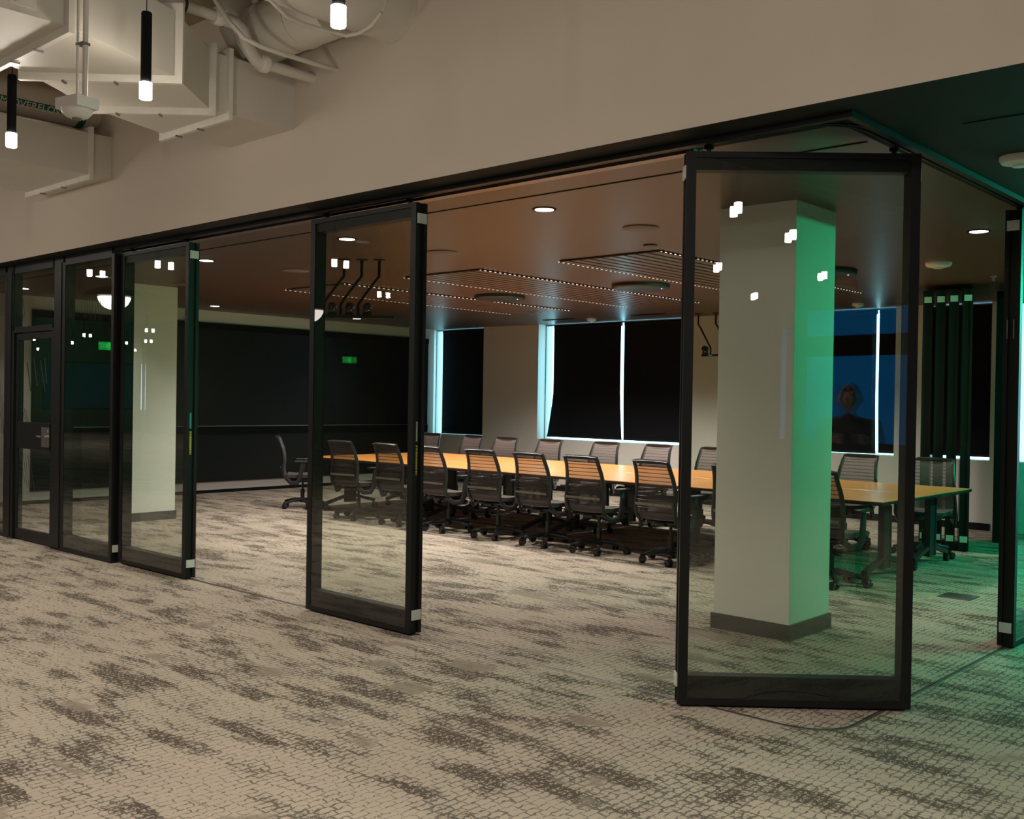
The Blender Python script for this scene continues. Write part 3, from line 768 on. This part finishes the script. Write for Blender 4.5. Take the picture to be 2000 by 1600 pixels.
# camera rigs under the ceiling
def rig(label, loc, rz, n, spread, drop, kick, grp='ceiling camera rigs', ext=(0.14, 0.14)):
    e = thing('camera_rig', label, 'camera rig', loc, rz, grp)
    for k in range(n):
        x = spread*k
        G().lathe([(0.06, 0), (0.06, -0.008), (0.02, -0.012)], 16, (x, 0, 0)).build('ceiling_plate', 'black_metal', e)
        G().tube([(x, 0, 0), (x, 0, -0.16), (x+kick*0.15, 0, -0.2), (x+kick*0.85, 0, -drop+0.16), (x+kick, 0, -drop+0.11), (x+kick, 0, -drop)], 0.014, 8).build('bent_pipe', 'black_metal', e, smooth=True)
    w_ = spread*(n-1)
    G().box(kick-ext[0], kick+w_+ext[1], -0.025, 0.025, -drop-0.02, -drop+0.01).build('cross_bar', 'black_metal', e)
    for k in range(n):
        x = kick+spread*k+0.09*(1 if kick > 0 else -1)*(-1)
        c = G().lathe([(0.045, 0.0), (0.05, 0.02), (0.03, 0.03)], 14, (x, 0, -drop+0.01)).box(x-0.035, x-0.028, -0.02, 0.02, -drop+0.03, -drop+0.10).box(x+0.028, x+0.035, -0.02, 0.02, -drop+0.03, -drop+0.10)
        c = c.build('camera', 'black_metal', e)
        G().lathe([(0.02, -0.045), (0.04, -0.04), (0.043, 0.0), (0.035, 0.04), (0.01, 0.05)], 14, (x, 0, -drop+0.095), 'y').build('camera_head', 'black_gloss', c, smooth=True)
    G().box(kick-0.02, kick+0.04, -0.026, -0.024, -drop-0.008, -drop-0.003).build('status_light', 'led_teal', e)
rig('black bent-pipe camera rig near the back wall beside the column', (-8.32, 13.2, ZC), 0, 2, 0.3, 0.62, 0.22)
rig('black bent-pipe camera rig with three arms seen through the lone middle panel', (-7.68, 6.46, ZC), math.radians(222), 3, 0.17, 0.55, 0.20, ext=(0.36, 0.05))

# floor box
e = thing('floor_box', 'square metal floor box lid set in the carpet near the side track', 'floor box', (-2.94, 8.67, 0), 0)
G().box(-0.13, 0.13, -0.13, 0.13, 0, 0.005).build('rim', 'alu', e); G().box(-0.115, 0.115, -0.115, 0.115, 0.005, 0.008).build('lid', 'steel', e)

# ---------------------------------------------------------------- lobby ceiling: ducts and pipes
def flange(e, a, b, z0, z1, nrm):
    a = Vector((a[0], a[1])); b = Vector((b[0], b[1])); t = (b-a).normalized(); d = 0.045; th = 0.03
    def P(p, z): return (p.x, p.y, z)
    g = G(); a2 = a - t*d; b2 = b + t*d
    g.bar(P(a2, z0-d/2), P(b2, z0-d/2), th, d); g.bar(P(a2, z1+d/2), P(b2, z1+d/2), th, d)
    n2 = Vector((-t.y, t.x))
    for p, s in ((a, -1), (b, 1)):
        q = p + t*(s*d/2); h_ = th/2
        c = [(q - t*(d/2) - n2*h_), (q + t*(d/2) - n2*h_), (q + t*(d/2) + n2*h_), (q - t*(d/2) + n2*h_)]
        g.prism([(v.x, v.y) for v in c], z0, z1)
    f = g.build('flange', 'flange_white', e)
    for u in (0.25, 0.6):
        m_ = a + (b-a)*u
        G().bar(P(m_ - t*0.006, z0-d-0.004), P(m_ + t*0.006, z0-d-0.004), th+0.02, 0.012).build('cleat', 'hinge_grey', f)
dz0, dz1 = 3.42, 3.80
Rr = [(-5.228,-5.0),(-5.228,2.318),(-5.556,3.10),(-6.005,3.595),(-6.022,3.737),(-6.0,4.258)]
Lr = [(-6.10,-5.0),(-6.10,2.318),(-6.17,2.50),(-6.58,3.05),(-6.845,3.737),(-6.80,4.258)]
e = thing('rectangular_duct', 'white rectangular air duct with an angled offset and bolted flanges', 'duct', (0,0,0))
names = ['straight_section','elbow_section','slanted_section','elbow_section','wall_section']
for i in range(5):
    G().prism([Lr[i], Rr[i], Rr[i+1], Lr[i+1]], dz0, dz1).build(names[i], 'duct_white', e)
for i in range(1, 5): flange(e, Lr[i], Rr[i], dz0, dz1, None)
ac = G().box(-5.228, -5.222, 2.03, 2.16, 3.455, 3.60).build('access_door', 'flange_white', e)
G().box(-5.222, -5.218, 2.05, 2.06, 3.47, 3.585).build('hinge', 'hinge_grey', ac)
e = thing('rectangular_duct', 'lower white rectangular duct entering the wall below the green-marked pipe', 'duct', (0,0,0))
G().prism([(-9.95,2.9),(-8.70,2.9),(-8.70,4.258),(-9.95,4.258)], 3.44, 3.80).build('straight_section', 'duct_white', e)
flange(e, (-9.95,4.06), (-8.70,4.06), 3.44, 3.80, None)
# wall sleeve round the ducts
# round ducts
e = thing('round_duct', 'white round spiral duct running into the cream wall', 'duct', (-4.955, 4.27, 4.01))
G().lathe([(0.215, 0.0), (0.215, -1.1)][::-1], 36, (0,0,0), 'y').build('pipe', 'duct_white', e, smooth=True)
G().tube([(0,-1.1,0),(0,-1.2,0.02),(0,-1.28,0.08),(0,-1.32,0.17),(0,-1.33,0.46)], 0.215, 32).build('elbow', 'duct_white', e, smooth=True)
for y in (-0.02, -0.24): G().lathe([(0.222, -0.012), (0.222, 0.012)], 36, (0, y, 0), 'y').build('collar', 'duct_white', e, smooth=True)
e = thing('round_duct', 'white round duct running along the cream wall behind the sprinkler pipe', 'duct', (-5.6, 3.97, 4.0))
G().lathe([(0.19, -0.42), (0.19, 0.42)], 36, (0,0,0), 'x').build('pipe', 'duct_white', e, smooth=True)
for x in (-0.40, -0.28, 0.1): G().lathe([(0.197, -0.01), (0.197, 0.01)], 36, (x, 0, 0), 'x').build('collar', 'duct_white', e, smooth=True)
G().tube([(-0.42, 0, 0), (-0.50, 0, 0.03), (-0.56, 0, 0.10), (-0.58, 0, 0.20), (-0.58, 0, 0.47)], 0.19, 28).build('elbow', 'duct_white', e, smooth=True)
G().box(-0.03, 0.03, -0.01, 0.0, 0.12, 0.47).build('hanger_strap', 'duct_white', e).location = (-0.2, -0.17, 0)
# sprinkler main
e = thing('sprinkler_pipe', 'white sprinkler pipe with couplings stepping down into the cream wall', 'pipe', (-5.79, 4.27, 3.735))
G().tube([(-0.02, -3.9, 0.22), (-0.02, -0.75, 0.22)], 0.036, 14).build('upper_pipe', 'duct_white', e, smooth=True)
G().tube([(-0.02, -0.75, 0.22), (-0.02, -0.62, 0.215), (-0.01, -0.56, 0.17), (0, -0.52, 0.06), (0, -0.47, 0.01), (0, -0.40, 0)], 0.044, 14).build('elbow', 'duct_white', e, smooth=True)
G().tube([(0, -0.42, 0), (0, 0.02, 0)], 0.036, 14).build('lower_pipe', 'duct_white', e, smooth=True)
for y, z in ((-0.74, 0.22), (-0.41, 0.0)):
    c = G().lathe([(0.052, -0.03), (0.056, -0.02), (0.056, 0.02), (0.052, 0.03)], 16, (-0.02 if z else 0, y, z), 'y').build('coupling', 'flange_white', e, smooth=True)
    G().box(-0.085, -0.05, y-0.015, y+0.015, z-0.02, z+0.02).box(0.03, 0.065, y-0.015, y+0.015, z-0.02, z+0.02).build('bolt', 'flange_white', c)
hg = G().lathe([(0.05, -0.006), (0.05, 0.006)], 16, (-0.02, -0.98, 0.22), 'y').box(-0.035, -0.005, -0.995, -0.965, 0.26, 0.30).lathe([(0.03, 0.30), (0.03, 0.31), (0.012, 0.312), (0.012, 0.35), (0.026, 0.352), (0.026, 0.362)], 12, (-0.02, -0.98, 0)).build('hanger_clamp', 'chair_black', e)
G().tube([(-0.02, -0.98, 0.36), (-0.02, -0.98, 0.73)], 0.005, 6).build('hanger_rod', 'hinge_grey', hg)
# conduits
def conduit(label, pts, r):
    o = G().tube(pts, r, 10).build('conduit', 'duct_white', None, smooth=True); tag(o, label, 'conduit', 'white conduits by the cream wall'); return o
conduit('thin white conduit bending down beside the sprinkler pipe into the wall', [(-5.98,3.30,4.47),(-5.80,3.40,4.16),(-5.62,3.50,3.86),(-5.56,3.56,3.77),(-5.53,3.66,3.74),(-5.53,3.85,3.735),(-5.52,4.26,3.735)], 0.016)
conduit('thin white conduit sagging below the round duct', [(-4.72,3.0,3.97),(-4.88,3.28,3.76),(-5.0,3.48,3.75),(-5.04,3.64,3.755),(-5.03,3.82,3.76),(-5.0,3.92,3.755),(-4.92,3.95,3.76),(-4.78,3.94,3.775),(-4.70,3.94,3.83)], 0.012)
# overflow pipe with green marker
e = thing('overflow_pipe', 'beige drain pipe with green lettered marker band above the lower duct', 'pipe', (-9.04, 4.26, 4.06))
G().tube([(0, 0, 0), (0, -4.2, 0)], 0.15, 28).build('pipe', 'plaster', e, smooth=True)
def bandmesh(y0, y1, a0, a1, r, n=14):
    rows = []
    for i in range(n+1):
        a = a0 + (a1-a0)*i/n; rows.append([(r*math.cos(a), y0, r*math.sin(a)), (r*math.cos(a), y1, r*math.sin(a))])
    g = G().sheet(rows); nv = len(g.v); g.v += [(x*0.985, y, z*0.985) for x, y, z in g.v]; g.f += [tuple(nv+i for i in reversed(f)) for f in g.f[:]]
    return g
bn = bandmesh(-0.19, -0.13, -1.9, 0.9, 0.154).build('arrow_band', 'green_label', e, smooth=True)
G().prism([(-0.05,-0.02),(0.0,-0.02),(0.0,-0.045),(0.05,0.0),(0.0,0.045),(0.0,0.02),(-0.05,0.02)], 0, 0.003).build('arrow', 'print_white', bn)
ar = bn.children[0]; ar.matrix_local = Matrix.Translation((0.155*math.cos(-0.5), -0.16, 0.155*math.sin(-0.5))) @ Matrix.Rotation(PI/2+0.5, 4, 'Y') @ Matrix.Rotation(PI/2, 4, 'Z')
ms = bandmesh(-1.35, -0.2, -0.62, -0.30, 0.154).build('marker_band', 'green_label', e, smooth=True)
def text(body, size, name, mt, parent, extrude=0.0006, align='CENTER'):
    cu = bpy.data.curves.new(name, 'FONT'); cu.body = body; cu.size = size; cu.align_x = align; cu.align_y = 'CENTER'; cu.extrude = extrude
    tmp = bpy.data.objects.new(name, cu); C.objects.link(tmp); bpy.context.view_layer.update()
    me = bpy.data.meshes.new_from_object(tmp); bpy.data.objects.remove(tmp, do_unlink=True); bpy.data.curves.remove(cu)
    me.materials.clear(); me.materials.append(MATS[mt])
    o = bpy.data.objects.new(name, me); C.objects.link(o); o.parent = parent; return o
tx = text('STORM OVERFLOW', 0.085, 'lettering', 'print_white', ms)
an = -0.56
tx.matrix_local = Matrix.Translation((0.1555*math.cos(an), -0.70, 0.1555*math.sin(an))) @ Matrix.Rotation(an, 4, 'Y').inverted() @ Matrix(((0,0,1,0),(1,0,0,0),(0,1,0,0),(0,0,0,1)))

# hanging sensor box
e = thing('hanging_sensor', 'white occupancy sensor on a box hanging from two rods', 'sensor', (-4.83, 2.19, 2.86), math.radians(12))
G().box(-0.082, 0.082, -0.06, 0.06, 0.035, 0.088).build('junction_box', 'white_plastic', e, bevel=0.003)
G().lathe([(0.03, -0.006), (0.052, 0.002), (0.070, 0.024), (0.072, 0.035)], 24).build('sensor_dome', 'white_plastic', e, smooth=True)
G().lathe([(0.02, -0.014), (0.024, -0.006)], 14).build('lens', 'hinge_grey', e)
G().tube([(0.03, 0.02, 0.10), (0.03, 0.02, 1.62)], 0.0125, 10).build('conduit_rod', 'duct_white', e, smooth=True)
G().tube([(0.0, 0.0, 0.10), (0.0, 0.0, 1.62)], 0.006, 8).build('support_rod', 'duct_white', e, smooth=True)
G().box(-0.01, 0.045, -0.005, 0.035, 0.34, 0.352).build('strut_clip', 'hinge_grey', e)

# ---------------------------------------------------------------- pendants
def make_pendant():
    e = thing('pendant_lamp', 'x', 'pendant lamp')
    G().lathe([(0.0275, 0.085), (0.0275, 0.447), (0.024, 0.455)], 20).build('tube_body', 'black_matte', e, smooth=True)
    G().lathe([(0.029, 0.0), (0.032, 0.005), (0.032, 0.085)], 20).build('glowing_tip', 'pendant_glow', e, smooth=True)
    G().tube([(0,0,0.45),(0,0,1.37)], 0.0025, 6).build('cable', 'black_matte', e)
    return e
PD = make_pendant(); n_p = 0
def pendant(x, y, label, group, spot=1.0):
    global n_p
    o = PD if n_p == 0 else dup(PD)
    n_p += 1
    o.location = (x, y, 3.10); o['label'] = label; o['group'] = group
    if spot: lamp('pendant_spot', 'SPOT', (0,0,-0.012), PEND_SPOT*spot, WARM, o, spot_size=math.radians(150), spot_blend=1.0, shadow_soft_size=0.05)
pendant(-3.458, 2.667, 'black tube pendant lamp hanging before the round white duct', 'pendant lamps by the cream wall')
pendant(-5.081, 2.667, 'black tube pendant lamp hanging at the angled rectangular duct', 'pendant lamps by the cream wall')
pendant(-6.74, 2.64, 'black tube pendant lamp hanging before the lower duct and green-marked pipe', 'pendant lamps by the cream wall')
lobby_label = 'black tube pendant lamp hanging in the open lobby away from the cream wall'
for x in (-10.05, -11.7, -13.3, -1.8, -0.15): pendant(x, 2.66, lobby_label, 'pendant lamps in the open lobby')
for x in (-9.78, -8.38, -3.4, -1.8, 0.0): pendant(x, 1.45 if x < -8 else 0.2, lobby_label, 'pendant lamps in the open lobby')
for x in (-12.16, -9.0, -6.7, -4.2, -2.0): pendant(x, -1.25, lobby_label, 'pendant lamps in the open lobby')
for x, y in ((1.285,2.194),(2.596,0.288),(4.10,0.709),(5.516,-1.356)): pendant(x, y, lobby_label, 'pendant lamps in the open lobby', 0.6)
for x, y in ((-23.9,-3.66),(-27.6,-3.9),(-31.0,-3.92),(-28.74,-6.2),(-30.5,-6.5),(-35.16,-9.2),(-38.1,-7.0),(-32.2,-5.66)): pendant(x, y, lobby_label, 'pendant lamps in the open lobby', 0)
# dome lamps seen in the glass
for x, y in ((-14.65, 1.70), (-13.96, -1.32)):
    e = thing('dome_lamp', 'black dome pendant with glowing half globe mirrored in the fixed glass', 'pendant lamp', (x, y, 2.80), 0, 'dome lamps in the lobby')
    G().lathe([(0.02,0.0),(0.09,0.025),(0.15,0.08),(0.185,0.15),(0.19,0.19)], 28).build('globe', 'dome_glow', e, smooth=True)
    G().lathe([(0.39,0.185),(0.39,0.195),(0.34,0.25),(0.2,0.31),(0.05,0.34)], 36).build('shade', 'shade_black', e, smooth=True)
    G().tube([(0,0,0.33),(0,0,1.665)], 0.006, 8).build('stem', 'shade_black', e)
# exit signs
for x, y in ((-20.8, -1.2), (-21.6, -8.1)):
    e = thing('exit_sign', 'green lit exit sign hanging in the lobby', 'exit sign', (x, y, 2.55), PI/2, 'exit signs in the lobby')
    G().box(-0.17, 0.17, -0.02, 0.02, -0.1, 0.1).build('housing', 'shade_black', e)
    G().box(-0.15, 0.15, -0.024, -0.02, -0.085, 0.085).build('lit_face', 'exit_glow', e)
    t_ = text('EXIT', 0.13, 'lettering', 'exit_letters', e); t_.location = (0, -0.0255, 0); t_.rotation_euler = (PI/2, 0, 0)
    G().tube([(0,0,0.1),(0,0,1.92)], 0.006, 6).build('stem', 'shade_black', e)

# ---------------------------------------------------------------- green light tubes over the lounge
for x, y in ((-0.4, 9.2), (-0.4, 11.2)):
    e = thing('light_tube', 'green glowing light tube under the lounge ceiling', 'tube light', (x, y, ZC-0.22), 0, 'green light tubes over the lounge')
    G().tube([(0,-0.75,0),(0,0.75,0)], 0.035, 12).build('glow_tube', 'green_glow', e, smooth=True)
    for q in (-0.76, 0.76): G().lathe([(0.038,-0.02),(0.038,0.02)], 12, (0,q,0), 'y').build('end_cap', 'black_metal', e)
    G().box(-0.07, 0.07, -0.78, 0.78, 0.036, 0.05).box(-0.07, -0.06, -0.78, 0.78, 0.015, 0.036).box(0.06, 0.07, -0.78, 0.78, 0.015, 0.036).build('light_shield', 'black_metal', e)  # opaque shield added to keep the green light off the ceiling
    for q in (-0.5, 0.5): G().tube([(0,q,0.03),(0,q,0.22)], 0.004, 6).build('hanger', 'black_metal', e)

# ---------------------------------------------------------------- person standing beside the slanted panel, mirrored in its glass
def skin_mesh(name, verts, edges, radii, mt, parent, root=0, sub=2):
    me = bpy.data.meshes.new(name); me.from_pydata(verts, edges, []); me.update(); me.materials.append(MATS[mt])
    o = bpy.data.objects.new(name, me); C.objects.link(o); o.parent = parent
    sk = o.modifiers.new('skin', 'SKIN'); sk.use_smooth_shade = True
    lay = me.skin_vertices[0] if me.skin_vertices else None
    if lay is None:
        o.select_set(False)
    for i, r in enumerate(radii):
        rr = r if isinstance(r, tuple) else (r, r)
        me.skin_vertices[0].data[i].radius = rr; me.skin_vertices[0].data[i].use_root = (i == root)
    ss = o.modifiers.new('sub', 'SUBSURF'); ss.levels = sub; ss.render_levels = sub
    return o
pe = thing('person', 'person in dark clothes holding a camera, mirrored in the slanted glass panel', 'person', (0.45, 3.35, 0), math.radians(58))
# body faces local +Y
V = [(0,0,0.95),(0,0.01,1.10),(0,0.015,1.25),(0,0.0,1.38),(0,-0.005,1.455),(0,0.0,1.50)]
Rd = [(0.155,0.11),(0.145,0.10),(0.16,0.115),(0.15,0.10),(0.06,0.06),(0.052,0.052)]
E_ = [(0,1),(1,2),(2,3),(3,4),(4,5)]
for s in (-1, 1):
    b = len(V); V += [(s*0.09,0,0.88),(s*0.10,0.015,0.50),(s*0.105,-0.015,0.12),(s*0.105,0.02,0.05),(s*0.12,0.14,0.035)]
    Rd += [(0.092,0.095),(0.062,0.066),(0.046,0.05),(0.045,0.05),(0.042,0.032)]; E_ += [(0,b),(b,b+1),(b+1,b+2),(b+2,b+3),(b+3,b+4)]
    b = len(V); V += [(s*0.185,-0.005,1.40),(s*0.235,0.02,1.14),(s*0.13,0.22,1.27)]
    Rd += [(0.062,0.062),(0.046,0.048),(0.032,0.034)]; E_ += [(3,b),(b,b+1),(b+1,b+2)]
body = skin_mesh('clothed_body', V, E_, Rd, 'cloth_dark', pe)
# hands with five fingers round a small camera body
for s in (-1, 1):
    Vh = [(s*0.13,0.215,1.268),(s*0.105,0.265,1.295),(s*0.098,0.285,1.305)]; Rh = [(0.027,0.022),(0.036,0.018),(0.034,0.016)]; Eh = [(0,1),(1,2)]
    for k in range(4):
        b = len(Vh); z = 1.325 - 0.021*k; ln = (0.92,1.0,0.95,0.78)[k]
        Vh += [(s*0.098,0.305,z),(s*(0.098-0.022*ln),0.345,z),(s*(0.098-0.052*ln),0.352,z-0.002)]; Rh += [(0.0095,0.0095),(0.0088,0.0088),(0.0078,0.0078)]
        Eh += [(2,b),(b,b+1),(b+1,b+2)]
    b = len(Vh); Vh += [(s*0.085,0.255,1.315),(s*0.068,0.272,1.325),(s*0.05,0.278,1.328)]; Rh += [(0.011,0.011),(0.0098,0.0098),(0.0088,0.0088)]; Eh += [(1,b),(b,b+1),(b+1,b+2)]
    skin_mesh('hand', Vh, Eh, Rh, 'skin', pe)
# head: shaped lathe with face
def head_pt(th, ph):
    x = 0.076*math.sin(ph)*math.cos(th); y = 0.098*math.sin(ph)*math.sin(th); z = 0.118*math.cos(ph)
    if z < 0: x *= 1 - 0.28*(-z/0.118)**1.5; y = y*(1-0.12*(-z/0.118)) + 0.012*(-z/0.118)
    return x, y, z
g = G(); rows = []
for i in range(1, 20):
    ph = PI*i/20; rows.append([head_pt(2*PI*j/28, ph) for j in range(29)])
g.sheet(rows); top = len(g.v); g.v += [(0,0,0.118),(0,0.012,-0.118)]
for j in range(28): g.f += [(top, j, j+1), (top+1, 18*29+j+1, 18*29+j)]
hd = g.build('head', 'skin', pe, smooth=True); hd.location = (0, 0.025, 1.60)
G().tube([(0,0.094,0.015),(0,0.108,-0.012),(0,0.113,-0.03),(0,0.098,-0.04)], [0.008,0.011,0.014,0.01], 8).build('nose', 'skin', hd, smooth=True)
G().tube([(-0.022,0.090,-0.062),(0,0.097,-0.061),(0.022,0.090,-0.062)], [0.003,0.006,0.003], 6).build('mouth', 'skin', hd, smooth=True)
for s in (-1, 1):
    G().lathe([(0.004,-0.012),(0.011,-0.005),(0.012,0.0),(0.011,0.005),(0.004,0.012)], 10, (s*0.030,0.080,0.006), 'x').build('eye', 'hair', hd, smooth=True)
    G().tube([(s*0.074,-0.002,0.022),(s*0.082,-0.012,0.018),(s*0.082,-0.014,-0.012),(s*0.074,-0.002,-0.026)], [0.008,0.011,0.010,0.006], 8).build('ear', 'skin', hd, smooth=True)
g = G(); rows = []
for i in range(0, 12):
    ph = 0.02 + PI*0.60*i/11; row = []
    for j in range(29):
        th = 2*PI*j/28; front = max(0, math.sin(th))
        p2 = min(ph, PI*0.60 - front*PI*0.30)
        x, y, z = head_pt(th, p2); row.append((x*1.09, y*1.07-0.003, z*1.07+0.004))
    rows.append(row)
g.sheet(rows).build('hair', 'hair', hd, smooth=True)
cm = thing('compact_camera', 'small black camera held up by the person in dark clothes', 'camera', (0.45, 3.35, 0), math.radians(58))
G().box(-0.062, 0.062, 0.285, 0.335, 1.275, 1.345).box(-0.02, 0.02, 0.29, 0.325, 1.345, 1.362).build('body', 'black_matte', cm, bevel=0.004)
G().lathe([(0.032, 0.33), (0.032, 0.385), (0.028, 0.39)], 20, (0, 0, 1.308), 'y').build('lens', 'black_gloss', cm, smooth=True)
